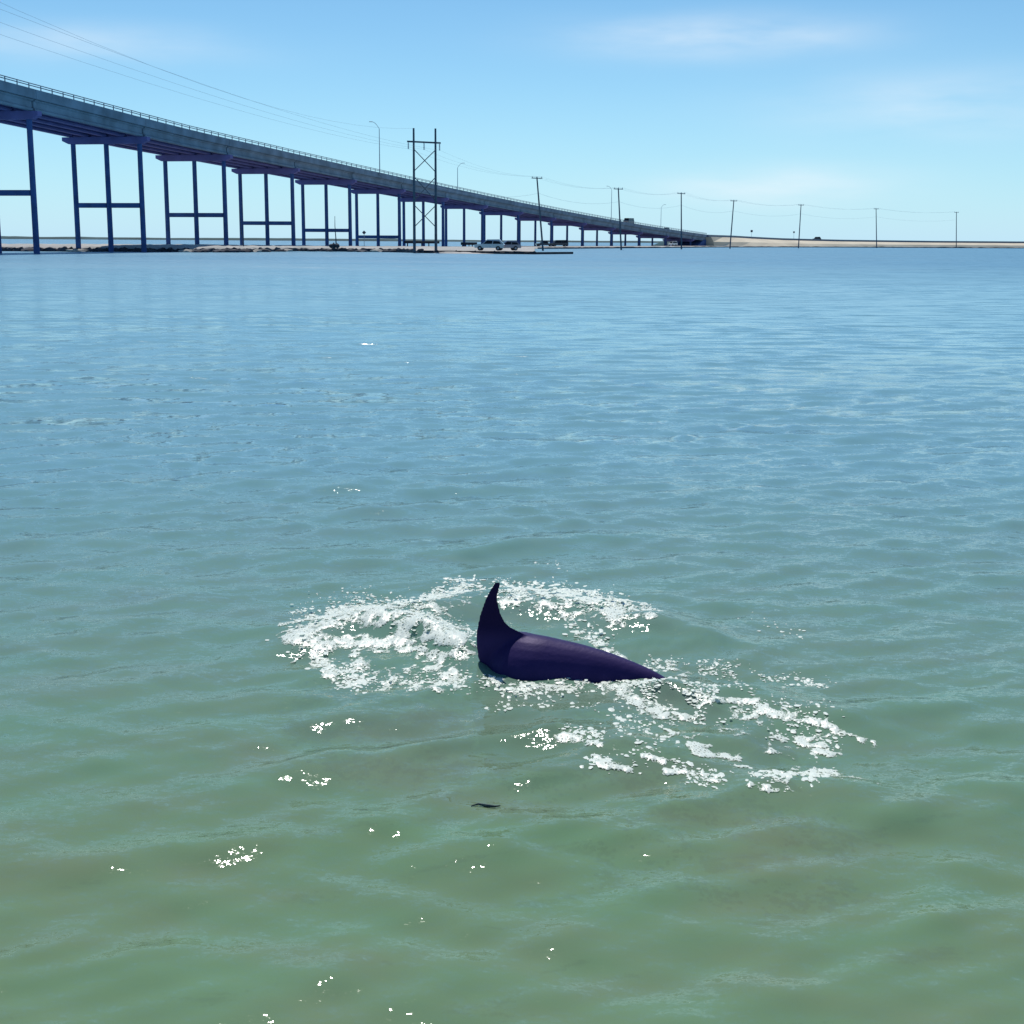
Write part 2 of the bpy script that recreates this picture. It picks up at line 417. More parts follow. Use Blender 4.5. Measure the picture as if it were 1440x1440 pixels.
FAR2 = [(752, 505), (800, 540), (870, 580), (940, 628), (1000, 640), (1100, 660), (1200, 676), (1700, 736)]
def land2():
    pxs = np.linspace(690, 1700, 200); V = []
    prof = [(0, -.5), (.01, 0), (.03, .6), (.1, .9), (.3, 1), (.6, 1), (.9, .8), (1, -.4)]
    for p in pxs:
        n, f = float(curve(p, NEAR2)), float(curve(p, FAR2))
        n += 5 * (vnoise(np.array([p / 12.]), np.array([4.5]))[0] - .5)
        for t, z in prof:
            Y = n + (f - n) * t; V.append((X_at(p, Y), Y, z * .42 if z > 0 else z))
    return tag(link('low_shore', grid_mesh('low_shore', np.array(V), len(pxs), len(prof), SAND)), kind='structure')
land2()
def far_shore():
    xs = np.linspace(-1600, 1500, 240); V = []
    for x in xs:
        h = (3.0 + 2.0 * vnoise(np.array([x / 60.]), np.array([0.5]))[0] + .8 * vnoise(np.array([x / 15.]), np.array([2.5]))[0])
        h *= 1.0 if x < -200 else .75
        for dy, z in ((0, -.5), (8, h * .6), (25, h), (90, h * .9), (160, -.5)): V.append((x, 2500 + dy, z))
    return tag(link('far_shore', grid_mesh('far_shore', np.array(V), len(xs), 5, FARLAND)), kind='structure')
far_shore()

# ------------------------------------------------------------------ bridge
B0, BK, SPAN, BW = 0.2029, 0.02088, 31.17, 10.73
ZTOP = np.polyfit([-.5, 1, 2, 3.05, 4.05, 5, 5.4, 7, 9, 10, 10.95, 12.5],
                  [19.1, 18.0, 17.2, 16.4, 15.5, 14.3, 13.7, 12.0, 9.6, 8.3, 7.1, 5.2], 3)
def axis():
    """near column row at integer and fractional bent numbers"""
    pts = {0: (at(318, 338, 245).x, 245.0, B0)}
    P = np.array(pts[0][:2]); b = B0
    for k in range(1, 14):
        b += BK; P = P + SPAN * np.array([math.sin(b), math.cos(b)]); pts[k] = (P[0], P[1], b)
    P = np.array(pts[0][:2]); b = B0
    for k in range(-1, -6, -1):
        P = P - SPAN * np.array([math.sin(b), math.cos(b)]); b -= BK * .5; pts[k] = (P[0], P[1], b)
    return pts
AX = axis()
def bp(k):
    k0 = math.floor(k); f = k - k0; a = AX[k0]
    if f < 1e-6: return a
    b = AX[k0 + 1]; return tuple(a[i] * (1 - f) + b[i] * f for i in range(3))
def ztop(k): return float(np.polyval(ZTOP, k)) if k > -.5 else float(np.polyval(ZTOP, -.5)) + (-.5 - k) * .95
KEND = 12.55
def cross(k, off, z):
    """off: metres from the near column row, positive towards the near (right) side"""
    x, y, b = bp(k); return Vector((x + math.cos(b) * off, y - math.sin(b) * off, ztop(k) + z))
bridge = empty('highway_bridge', (AX[0][0], AX[0][1], 0), label='long grey concrete highway bridge on tall slim columns sloping down to the right', cat='bridge')
def bpart(name, mb, m, parent=None):
    o = mb.build(name, m)
    if parent is None: o.parent = bridge; o.location = (-AX[0][0], -AX[0][1], 0)
    else: o.parent = parent
    return o
OV = 1.15
def sweep(k0, k1, prof, n=3):
    return MB().loft([[cross(k0 + (k1 - k0) * i / n, u, z) for u, z in prof] for i in range(n + 1)])
spans = [(-4, -3), (-3, -2), (-2, -1), (-1, 0)] + [(k, k + 1) for k in range(12)] + [(12, KEND)]
for k0, k1 in spans:
    g = .0015                                    # a narrow joint at the bents
    a, b = k0 + g, k1 - g
    bpart('deck', sweep(a, b, [(OV, -.85), (OV, -1.10), (.6, -1.22), (-BW - .6, -1.22), (-BW - OV, -1.10), (-BW - OV, -.85)]), CONC)
    bpart('parapet', sweep(a, b, [(OV + .02, -1.16), (OV + .02, 0), (OV - .22, 0), (OV - .40, -.846), (OV - .002, -.846), (OV - .002, -1.16)]), CONC)
    bpart('parapet', sweep(a, b, [(-BW - OV - .02, -1.16), (-BW - OV + .002, -1.16), (-BW - OV + .002, -.846), (-BW - OV + .40, -.846), (-BW - OV + .22, 0), (-BW - OV - .02, 0)]), CONC)
    for i in range(5):
        u = .45 - i * (BW + .9) / 4
        bpart('girder', sweep(a + .006, b - .006, [(u + .42, -1.225), (u + .42, -1.36), (u + .14, -1.5), (u + .14, -2.2), (u + .32, -2.36), (u + .32, -2.62),
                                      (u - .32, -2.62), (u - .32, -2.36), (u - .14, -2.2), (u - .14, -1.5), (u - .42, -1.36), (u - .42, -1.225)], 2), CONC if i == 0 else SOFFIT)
    # railing on the near parapet: posts and two rails
    rl = MB(); n = 11
    for i in range(n):
        k = a + (b - a) * (i + .5) / n
        rl.tube(cross(k, OV - .1, -.02), cross(k, OV - .1, .62), .075, .06, 6)
    for z in (.36, .62):
        rl.path([cross(a + (b - a) * i / 4, OV - .1, z) for i in range(5)], .06, 6)
    bpart('railing', rl, RAILM)
base_z = [(-500, .9), (280, .95), (450, .75), (600, .55), (752, .36), (900, .3), (1300, .3)]
TIE = {-4: 9.5, -3: 8.5, -2: 7.7, -1: 6.9, 0: 6.06, 1: 5.1, 2: 4.0, 3: 2.74}
for k in range(-4, 13):
    x, y, b = AX[k]; n = Vector((math.cos(b), -math.sin(b), 0)); t = Vector((math.sin(b), math.cos(b), 0))
    zt = ztop(k) - 2.66
    def P(u, v, z): return Vector((x, y, 0)) + n * u + t * v + Vector((0, 0, z)) - Vector((AX[0][0], AX[0][1], 0))
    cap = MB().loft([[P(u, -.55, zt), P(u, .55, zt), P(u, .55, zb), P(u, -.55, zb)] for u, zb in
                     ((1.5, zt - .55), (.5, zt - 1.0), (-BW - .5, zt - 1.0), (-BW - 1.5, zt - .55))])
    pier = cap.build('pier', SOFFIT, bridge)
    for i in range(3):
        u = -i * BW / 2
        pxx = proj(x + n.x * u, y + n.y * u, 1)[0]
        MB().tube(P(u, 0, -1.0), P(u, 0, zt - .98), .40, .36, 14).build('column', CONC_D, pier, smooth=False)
    if k in TIE:
        for i in range(2):
            u0 = -i * BW / 2 - .36
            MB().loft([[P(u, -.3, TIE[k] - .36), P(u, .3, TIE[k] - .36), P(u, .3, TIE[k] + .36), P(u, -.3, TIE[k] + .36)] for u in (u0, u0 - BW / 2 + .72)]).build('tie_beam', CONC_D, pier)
# abutment wall and wing at the landward end
ab = MB(); kA = KEND + .004
ab.loft([[cross(kA, u, -ztop(kA) - .5), cross(kA + .03, u, -ztop(kA) - .5), cross(kA + .03, u, -.02), cross(kA, u, -.02)] for u in (OV + .5, -BW - OV - .5)])
bpart('abutment', ab, CONC_D)

# ------------------------------------------------------------------ causeway and embankment
cb = bp(KEND)
cw = [Vector((cb[0], cb[1], 0))]; hd = cb[2]; path = []
pp = Vector((cb[0], cb[1], 0))
for i in range(60):
    path.append((pp.copy(), hd)); pp = pp + 16 * Vector((math.sin(hd), math.cos(hd), 0)); hd = min(R(82), hd + .062)
def cz(i): return float(np.interp(i, [0, 2, 5, 8, 12, 60], [ztop(KEND) - .85, 4.1, 3.2, 2.75, 2.5, 2.4]))
def cprof(i, offs):
    p, h = path[i]; n = Vector((math.cos(h), -math.sin(h), 0)); return [p + n * u + Vector((0, 0, z)) for u, z in offs]
def ef(i): return min(1, .12 + i * .3)
emb = MB()
emb.loft([cprof(i, [(3 + (3.2 * (cz(i) + .6)) * ef(i), -.6), (3 + (5 + 1.2 * cz(i)) * ef(i), cz(i) * .5), (3.0, cz(i) - .05), (-BW - 3, cz(i) - .05), (-BW - 3 - 3 * cz(i), -.6)]) for i in range(60)])
tag(emb.build('sandy_embankment', SANDW), kind='structure')
rd = MB().loft([cprof(i, [(1.4, cz(i) - .045), (1.4, cz(i)), (-BW - 1.4, cz(i)), (-BW - 1.4, cz(i) - .045)]) for i in range(60)])
tag(rd.build('causeway_road', ASPH), kind='structure')
bar = MB().loft([cprof(i, [(1.9, cz(i) - .2), (1.9, cz(i) + .84), (1.62, cz(i) + .84), (1.5, cz(i) - .2)]) for i in range(60)])
tag(bar.build('roadside_barrier', RAILM), 'long dark barrier along the crest of the sandy embankment', 'barrier')
# shaded ground rising under the last span
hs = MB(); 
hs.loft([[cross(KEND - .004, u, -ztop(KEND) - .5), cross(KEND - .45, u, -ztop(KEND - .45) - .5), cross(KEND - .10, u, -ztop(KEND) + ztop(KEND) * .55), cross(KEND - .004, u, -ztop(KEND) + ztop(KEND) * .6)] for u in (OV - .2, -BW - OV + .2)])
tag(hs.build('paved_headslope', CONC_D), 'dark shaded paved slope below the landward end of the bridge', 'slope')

# ------------------------------------------------------------------ street lamps on the bridge
def lamp(k, side, h, arm, label):
    off = OV + .22 if side > 0 else -BW - OV - .22
    p = cross(k, off, -.6)
    r = empty('street_lamp', p, label=label, cat='street lamp', group='street lamps along the bridge')
    MB().tube((0, 0, 0), (0, 0, h), .11, .07, 8).build('pole', STEEL, r)
    ax, ay = arm
    pts = [(ax * t, ay * t, h + (2 * t - t * t) * abs(ax) * .9) for t in (0, .25, .5, .75, 1)]
    MB().path(pts, .05, 6).build('arm', STEEL, r)
    MB().box((ax * 1.12, ay * 1.12, h + abs(ax) * .9), (.75, .3, .14), math.atan2(ay, ax), .04).build('lamp_head', STEEL, r)
    MB().box((0, 0, .1), (.34, .34, .25), 0, .03).build('base_plate', STEEL, r)
def kfind(px, off):
    ks = np.linspace(-4, KEND, 400); xs = [proj(*cross(k, off, 0))[0] for k in ks]; return float(np.interp(px, xs, ks))
def ktop(k, off, py):
    c = cross(k, off, -.6); lo, hi = 0, 40
    for _ in range(40):
        m_ = (lo + hi) / 2
        if proj(c.x, c.y, c.z + m_)[1] > py: lo = m_
        else: hi = m_
    return lo
for px, py, side, arm, lb in ((534, 181, 1, (-1.6, -.5), 'tall street lamp on the bridge left of the twin-pole pylon, arm bent left'),
                         (643.5, 236, -1, (1.5, .3), 'thin pale street lamp right of the twin-pole pylon, arm bent to the right'),
                         (859.5, 267, 1, (-1.4, -.4), 'faint thin street lamp on the bridge beside the second utility pole'),
                         (929, 292, -1, (1.4, .3), 'faintest and smallest street lamp near the low end of the bridge')):
    off = OV + .22 if side > 0 else -BW - OV - .22
    k = kfind(px, off); lamp(k, side, ktop(k, off, py), arm, lb)

# ------------------------------------------------------------------ transmission H-frame, utility poles, wires
hY = 227.0; hL, hR = X_at(597.5 - 14.3, hY, 260), X_at(597.5 + 14.3, hY, 260)
def hframe(name_lab, loc, rz, w, ht, group):
    r = empty('transmission_pylon', loc, rz, label=name_lab, cat='pylon', group=group)
    for s in (-1, 1): MB().tube((s * w / 2, 0, -1), (s * w / 2, 0, ht + (.12 if s > 0 else 0)), .24, .15, 10).build('pole', WOOD, r)
    MB().box((0, .2, ht - 2.05), (w + 2.1, .16, .26), 0, .03).build('crossarm', WOOD, r)
    for z0, z1 in ((12.2, 15.6), (7.7, 11.4), (3.6, 7.0)):
        for s in (-1, 1):
            MB().tube((s * w / 2, .12 * s, z0), (-s * w / 2, .12 * s, z1), .07, .07, 6).build('brace', WOOD, r)
    for x in (-w / 2 - .85, 0, w / 2 + .85):
        q = MB()
        for j in range(6): q.tube((x, .2, ht - 2.25 - j * .17), (x, .2, ht - 2.36 - j * .17), .13, .09, 8)
        q.tube((x, .2, ht - 2.18), (x, .2, ht - 3.2), .03, .03, 5)
        q.build('insulator', CERAM, r)
    return r
hw = 3.9; hrz = R(32)
hz_top = at(597, 181, hY).z
hc = Vector(((hL + hR) / 2, hY, .55)); HH = hz_top - .55
hframe('tall dark twin-pole transmission pylon with X braces standing in front of the bridge', hc, hrz, hw, HH, None)
hc0 = Vector((-37, 66, -.8)); 
hframe('second twin-pole transmission pylon standing in the water nearer the camera', hc0, hrz, hw, 20.5, None)
def hpt(c, ht, x, z): return c + Vector((math.cos(hrz) * x, math.sin(hrz) * x, z))
poles = []
PP = [(755, 249, 764, 304, 'nearest and tallest single utility pole, leaning left, in front of the bridge'),
      (869.5, 264.5, 874, 345, 'second utility pole along the shore, leaning left before the dark car on the bridge'),
      (958, 271, 958.5, 395, 'upright utility pole before the landward end of the bridge'),
      (1032, 281.5, 1026.5, 450, 'utility pole leaning right in front of the sandy embankment left end'),
      (1126.5, 287.5, 1123, 520, 'smallest utility pole, beside the car on the embankment'),
      (1232, 293, 1233, 590, 'utility pole far right along the causeway'),
      (1345, 298, 1345, 660, 'utility pole at the far right edge of the causeway')]
for px, py, bx, Y, lb in PP:
    top = at(px, py, Y); bot = Vector((X_at(bx, Y), Y, -.6 if Y < 470 else -.2))
    r = empty('utility_pole', bot, label=lb, cat='utility pole', group='utility poles along the shore')
    v = top - bot
    MB().tube((0, 0, 0), v, .21, .14, 10).build('pole', WOOD, r)
    rot = Matrix.Rotation(R(35), 3, 'Z')
    a = v * .985
    MB().box(a + Vector((0, -.15, 0)), (2.5, .14, .17), R(25), .02).build('crossarm', WOOD, r)
    for x in (-1.1, 0, 1.1):
        e = a + Vector((x * math.cos(R(25)), x * math.sin(R(25)) - .15, .09))
        MB().tube(e, e + Vector((0, 0, .28)), .08, .05, 8).build('insulator', CERAM, r)
    poles.append((bot, v))
def sag(a, b, s, n=14):
    return [a.lerp(b, i / n) - Vector((0, 0, 4 * s * (i / n) * (1 - i / n))) for i in range(n + 1)]
def wire(pts_list, label, r=.009):
    m = MB(); pts = []
    for i, (a, b, s) in enumerate(pts_list): pts += sag(a, b, s)[(1 if i else 0):]
    return tag(m.path(pts, r, 5).build('power_line', WIRE), label, 'power line', 'overhead wires')
for x, lb in ((-hw / 2 - .85, 'overhead wire on the left insulator of the pylon'), (0, 'overhead wire on the middle insulator of the pylon'), (hw / 2 + .85, 'overhead wire on the right insulator of the pylon')):
    i = {-1: -1.1, 0: 0, 1: 1.1}[(x > 0) - (x < 0)]
    segs = [(hpt(hc0, 0, x, 20.5 - 3.2), hpt(hc, 0, x, HH - 3.2), 1.5)]
    prev = hpt(hc, 0, x, HH - 3.2)
    for bot, v in poles:
        e = bot + v * .985 + Vector((i * math.cos(R(25)), i * math.sin(R(25)) - .15, .37))
        segs.append((prev, e, 1.1)); prev = e
    wire(segs, lb + ', running on over the utility poles')
wire([(hpt(hc0, 0, -hw / 2, 20.4), hpt(hc, 0, -hw / 2, HH - .05), 3.5)], 'topmost overhead wire reaching the left pole top of the pylon')
segs = []; prev = hpt(hc, 0, hw / 2 + .0, at(610, 262, hY).z - .55) + Vector((0, -.2, 0))
for bot, v in poles:
    e = bot + v * .79 + Vector((0, -.2, 0)); segs.append((prev, e, 1.2)); prev = e
wire(segs, 'lower overhead cable strung below the crossarms of the utility poles', .016)

# ------------------------------------------------------------------ vehicles
def vehicle(name, label, cat, loc, rz, paint, kind='suv', Lg=4.8, Wd=1.9, Ht=1.8, group=None):
    r = empty(name, loc, rz, label=label, cat=cat, group=group)
    h = Lg / 2; w = Wd / 2; zb, zs = .32, Ht * .56
    if kind == 'suv':
        low = [(-h, zb + .1), (-h + .05, zs * .95), (-h + .9, zs + .02), (h - .15, zs + .06), (h, zs * .9), (h - .02, zb + .08)]
        cab = [(-h + 1.15, zs), (-h + 1.95, Ht - .03), (h - .75, Ht), (h - .18, zs + .03)]
    elif kind == 'pickup':
        low = [(-h, zb + .1), (-h + .05, zs * .95), (-h + 1.2, zs + .02), (h - .1, zs + .02), (h, zs * .9), (h, zb + .1)]
        cab = [(-h + 1.3, zs), (-h + 1.95, Ht - .03), (h - 2.0, Ht), (h - 1.75, zs)]
    else:
        low = [(-h, zb + .1), (-h + .05, zs * .9), (-h + .6, zs), (h, zs + .02), (h, zb + .1)]
        cab = [(-h + .65, zs), (-h + 1.3, Ht - .05), (h - .12, Ht), (h - .02, zs)]
    b = MB()
    b.loft([[(x, s * w * (.96 if e else 1.0), z) for x, z in low] for s, e in ((-1, 1), (-.9, 0), (.9, 0), (1, 1))])
    b.loft([[(x + (.06 if z > zs + .2 else 0) * (1 if x < 0 else -1) * abs(e), e * (w - .05 if z < zs + .2 else w - .22), z) for x, z in cab] for e in (-1, 1)])
    body = b.build('body', paint, r)
    xa, xb = cab[0][0], cab[-1][0]; ta, tb = cab[1][0], cab[2][0]
    for e in (-1, 1):                        # side glass, two panes a side
        for u0, u1 in ((.04, .48), (.53, .95)):
            def g(u, t): 
                x = (xa + .12 + (xb - xa - .24) * u) * (1 - t) + (ta + .05 + (tb - ta - .1) * u) * t
                return Vector((x, e * ((w - .05) * (1 - t) + (w - .22) * t + .012), zs + .06 + (Ht - zs - .16) * t))
            q = MB(); pts = [g(u0, .02), g(u1, .02), g(u1, 1), g(u0, 1)]
            q.loft([pts, [p + Vector((0, -e * .02, 0)) for p in pts]]).build('window', GLASS, r)
    for xs_, nm, gm in ((-h - .005, 'headlight', LAMPG), (h + .005, 'tail_light', TAILG)):
        for e in (-1, 1): MB().box((xs_, e * (w - .28), zs * .78), (.06, .36, .18), 0, .02).build(nm, gm, r)
    for e in (-1, 1):                        # windscreens
        pts = ([Vector((xa + .05, -w + .2, zs + .08)), Vector((xa + .05, w - .2, zs + .08)), Vector((ta - .03, w - .35, Ht - .12)), Vector((ta - .03, -w + .35, Ht - .12))] if e < 0 else
               [Vector((xb - .03, -w + .2, zs + .1)), Vector((xb - .03, w - .2, zs + .1)), Vector((tb + .01, w - .35, Ht - .12)), Vector((tb + .01, -w + .35, Ht - .12))])
        MB().loft([pts, [p + Vector((e * .02, 0, .012)) for p in pts]]).build('windscreen', GLASS, r)
    for x in (-h + .85, h - .95):
        for e in (-1, 1):
            wh = MB().tube((x, e * (w - .2), .36), (x, e * (w + .03), .36), .36, .36, 18).build('wheel', RUBBER, r)
            MB().tube((x, e * (w + .02), .36), (x, e * (w + .045), .36), .2, .16, 10).build('rim', STEEL, wh)
    return r
def landz(px): return float(curve(px, ZT))
vehicle('parked_car', 'silver off-road car parked on the sand spit behind the timber seawall', 'car', (X_at(689, 224), 224, landz(689) - .02), R(-7), SILVER, 'suv', 4.7, 1.9, 1.75)
vehicle('parked_car', 'grey car half hidden behind the silver one on the spit', 'car', (X_at(713, 230), 230, landz(713)), R(15), GREYP, 'suv', 4.3, 1.8, 1.6)
vehicle('pickup_truck', 'dark pickup parked under the bridge just right of the nearest utility pole', 'pickup', (X_at(766, 425), 425, .38), R(10), DARKP, 'pickup', 5.4, 2, 1.75)
vehicle('van', 'dark van parked under the bridge beside a dark pickup', 'van', (X_at(787, 432), 432, .38), R(10), DARKP, 'van', 5.0, 2, 2.0)
vehicle('van', 'small white van parked in the shade of the bridge end', 'van', (X_at(946, 560), 560, .36), R(40), WHITEP, 'van', 3.6, 1.8, 1.95)
def on_bridge(px, off, **kw):
    k = kfind(px, off); c = cross(k, off, -.83); return c, math.pi / 2 - bp(k)[2]
c_, a_ = on_bridge(884, -1.5)
vehicle('van', 'dark tall van driving on the bridge beside the second utility pole', 'van', c_, a_, DARKP, 'van', 7.2, 2.2, 2.9)
c_, a_ = on_bridge(938, -1.5)
vehicle('car', 'small dark car at the low end of the bridge left of the upright pole', 'car', c_, a_ + math.pi, DARKP, 'suv', 4.4, 1.8, 1.7)
ci = min(range(60), key=lambda i: abs(proj(*(path[i][0] + Vector((0, 0, 3))))[0] - 1137))
p_, h_ = path[ci]
vehicle('car', 'dark car on the causeway road above the sandy embankment', 'car', p_ + Vector((0, 0, cz(ci) + .01)), math.pi / 2 - h_, DARKP, 'suv', 4.6, 1.9, 2.0)

# ------------------------------------------------------------------ signs, posts, seawall, rocks
def sign(px, py, Y, size, diamond, zbase, label):
    c = at(px, py, Y)
    r = empty('road_sign' if not diamond else 'channel_marker', (c.x, c.y, zbase), label=label, cat='sign')
    MB().tube((0, 0, -.2), (0, 0, c.z - zbase), .06, .05, 6).build('post', STEEL, r)
    MB().box((0, -.08, c.z - zbase), (size, .05, size), 0, 0, Matrix.Rotation(R(45), 3, 'Y') if diamond else None).build('panel', SIGNM, r)
sign(512, 327, 300, .62, True, .7, 'small dark diamond channel marker between two bridge columns')
def cpt(px):
    i = min(range(60), key=lambda i: abs(proj(*(path[i][0] + Vector((0, 0, 3))))[0] - px)); return path[i][0], cz(i)
for px, py, lb in ((1057, 325, 'larger dark road sign above the embankment left of the smallest utility pole'), (1116.5, 326.5, 'smaller dark road sign right beside the smallest utility pole')):
    p_, z_ = cpt(px); sign(px, py, p_.y, 1.0 if px < 1100 else .8, False, z_, lb)
def stick(pts, r, label):
    b = Vector(pts[0]); return tag(MB().path([Vector(p) - b for p in pts], r, 7).build('wooden_stake', WOOD, None, b), label, 'stake')
stick([at(343, 349, 232), at(341.5, 338, 232), at(338.5, 320, 232), at(337, 300, 232), at(336.5, 288, 232)], [.09, .085, .07, .05, .03], 'thin bent stake leaning beside a bridge column at the left')
stick([at(473, 348.5, 240), at(472.3, 335, 240), at(471, 318, 240), at(470.8, 304, 240)], [.13, .09, .06, .04], 'straight tapering stake standing on a heap of rocks')
# timber seawall along the right half of the spit: planks and a cap
def seawall():
    x0, x1 = 560, 752; a = Vector((X_at(590, 227.5), 227.5, 0)); b = Vector((X_at(752, 216.4), 216.4, 0))
    d = b - a; rz = math.atan2(d.y, d.x)
    r = empty('seawall', a, rz, label='long low dark timber seawall edging the spit below the silver car', cat='seawall')
    n = 24; ln = d.length / n
    me = None
    for i in range(n):
        o = MB().box((0, 0, 0), (ln - .04, .12, 1.0), 0, .02).build('plank', TIMBER, r, ((i + .5) * ln, random.uniform(-.02, .02), -.17)) if me is None else link('plank', me, r, ((i + .5) * ln, random.uniform(-.02, .02), -.17 + random.uniform(-.02, .02)))
        me = o.data
    MB().box((d.length / 2, .02, .38), (d.length + .3, .34, .1), 0, .02).build('cap_board', TIMBER, r)
    for i in range(0, n + 1, 4): MB().tube((i * ln, -.14, -.9), (i * ln, -.14, .5), .12, .11, 8).build('pile', TIMBER, r)
    # return wall at the end
    MB().box((d.length + .06, 6, -.1), (.12, 12, .9), 0, .02).build('return_wall', TIMBER, r)
seawall()
def barrier(px0, px1, Y, z0, z1, label):
    a, b = X_at(px0, Y), X_at(px1, Y)
    r = empty('timber_barrier', (a, Y, .4), label=label, cat='barrier')
    MB().box(((b - a) / 2, 0, (z0 + z1) / 2 - .4), (b - a, .25, z1 - z0), 0, .03).build('rail', TIMBER, r)
    n = 5
    for i in range(n): MB().box(((b - a) * (i + .5) / n, .2, (z0 - .4) / 2 - .1), (.25, .25, z0 - .2), 0, .02).build('post', TIMBER, r)
barrier(568, 618, 330, 1.3, 1.85, 'low dark timber barrier under the bridge behind the pylon foot')
barrier(648, 671, 370, .9, 1.6, 'short dark timber barrier under the bridge left of the silver car')
# dark muddy bank at the water's edge, then single rocks in front of it
def bank():
    pxs = np.linspace(-480, 596, 420); V = []
    for p in pxs:
        n = float(curve(p, NEAR)) + 2.2 * (vnoise(np.array([p / 9.]), np.array([1.5]))[0] - .5)
        q = fbm(np.array([p / 5.]), np.array([7.5]), 3, 2)[0]
        h = .18 + .75 * q
        for dy, z in ((-1.0, -.4), (-.72, .05), (-.6, h * .7), (-.5, h), (.5, h * 1.02), (2.6, .1)):
            jj = .10 * (rng.random() - .5)
            V.append((X_at(p, n + dy), n + dy + jj * 3, z + jj))
    return tag(link('muddy_bank', grid_mesh('muddy_bank', np.array(V), len(pxs), 6, ROCK, None, False)), kind='structure')
def bank_right():
    pxs = np.linspace(756, 1690, 300); V = []
    for p in pxs:
        n = float(curve(p, NEAR2)) + 5 * (vnoise(np.array([p / 12.]), np.array([4.5]))[0] - .5)
        h = .25 + .3 * fbm(np.array([p / 7.]), np.array([3.5]), 2, 8)[0]
        for dy, z in ((-1.4, -.4), (-1.0, .05), (-.8, h), (.8, h), (2.4, .0)): V.append((X_at(p, n + dy), n + dy, z + .06 * (rng.random() - .5)))
    return tag(link('waterline_bank', grid_mesh('waterline_bank', np.array(V), len(pxs), 5, ROCK, None, False)), kind='structure')
bank(); bank_right()
ORD = ['first', 'second', 'third', 'fourth', 'fifth', 'sixth', 'seventh', 'eighth', 'ninth', 'tenth', 'eleventh', 'twelfth', 'thirteenth', 'fourteenth', 'fifteenth', 'sixteenth', 'seventeenth', 'eighteenth', 'nineteenth', 'twentieth']
rr = random.Random(5)
rk = [(px + rr.uniform(-4, 4), -2.4 + rr.uniform(-1.2, .6), rr.uniform(1.1, 2.4), rr.uniform(.5, .95), 'dark') for px in (40, 130, 205, 278, 292, 304, 318, 331, 345, 372, 392, 441, 466, 490, 506, 524, 543, 556)]
rk += [(px, -2.0, rr.uniform(1.6, 2.6), .75, 'pale') for px in (110, 262, 360, 404, 532)]
rk.sort()
cnt = {'dark': 0, 'pale': 0}
for i, (px, dy, sz, hgt, kind) in enumerate(rk):
    Y = float(curve(px, NEAR)) + dy
    o = MB().rock((0, 0, 0), (sz * 1.4, sz, hgt), 100 + i).build('shore_rock', ROCKP if kind == 'pale' else ROCK, None, (X_at(px, Y), Y, .12))
    tag(o, f"{'dark wet' if kind == 'dark' else 'pale'} rock at the edge of the spit, {ORD[cnt[kind]]} {kind} one from the left", 'rock', 'rocks along the spit shore'); cnt[kind] += 1
for i, (px, dz, lb) in enumerate(((465.5, 0, 'leftmost rock heaped round the foot of the straight stake'), (469.5, .25, 'tallest rock heaped round the foot of the straight stake'), (475, 0, 'rightmost rock heaped round the foot of the straight stake'))):
    o = MB().rock((0, 0, 0), (1.0, .9, .9 + dz), 300 + i).build('heap_rock', ROCK, None, (X_at(px, 239), 239 - .3 * i, 1.0)); tag(o, lb, 'rock', 'rocks round the straight stake')

# ------------------------------------------------------------------ dolphin
def SKIN_M():
    m = bpy.data.materials.new('dolphin_skin'); m.use_nodes = True; nt = m.node_tree; b = nt.nodes['Principled BSDF']
    tc = N(nt, 'ShaderNodeTexCoord'); n = N(nt, 'ShaderNodeTexNoise'); n.inputs['Scale'].default_value = 9; n.inputs['Detail'].default_value = 7
    L(nt, tc.outputs['Object'], n.inputs['Vector'])
    L(nt, MIXC(nt, n.outputs[0], (.020, .014, .072), (.037, .025, .112)), b.inputs['Base Color'])
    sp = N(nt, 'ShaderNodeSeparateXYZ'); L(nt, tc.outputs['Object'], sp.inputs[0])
    fin_shade = N(nt, 'ShaderNodeMapRange'); fin_shade.interpolation_type = 'SMOOTHSTEP'; fin_shade.inputs['From Min'].default_value = .13; fin_shade.inputs['From Max'].default_value = .22
    L(nt, sp.outputs[2], fin_shade.inputs['Value'])
    L(nt, MIXC(nt, MATH(nt, 'MULTIPLY', fin_shade.outputs[0], .8), b.inputs['Base Color'].links[0].from_socket, (.010, .005, .034)), b.inputs['Base Color'])  # fin's shaded look painted in: skin colour darkens with height
    b.inputs['Roughness'].default_value = .5; b.inputs['Specular IOR Level'].default_value = .16; b.inputs['Specular Tint'].default_value = (.6, .45, 1, 1)
    n2 = N(nt, 'ShaderNodeTexNoise'); n2.inputs['Scale'].default_value = 60; L(nt, tc.outputs['Object'], n2.inputs['Vector'])
    bp_ = N(nt, 'ShaderNodeBump'); bp_.inputs['Strength'].default_value = .12; bp_.inputs['Distance'].default_value = .01
    L(nt, n2.outputs[0], bp_.inputs['Height']); L(nt, bp_.outputs[0], b.inputs['Normal'])
    return m
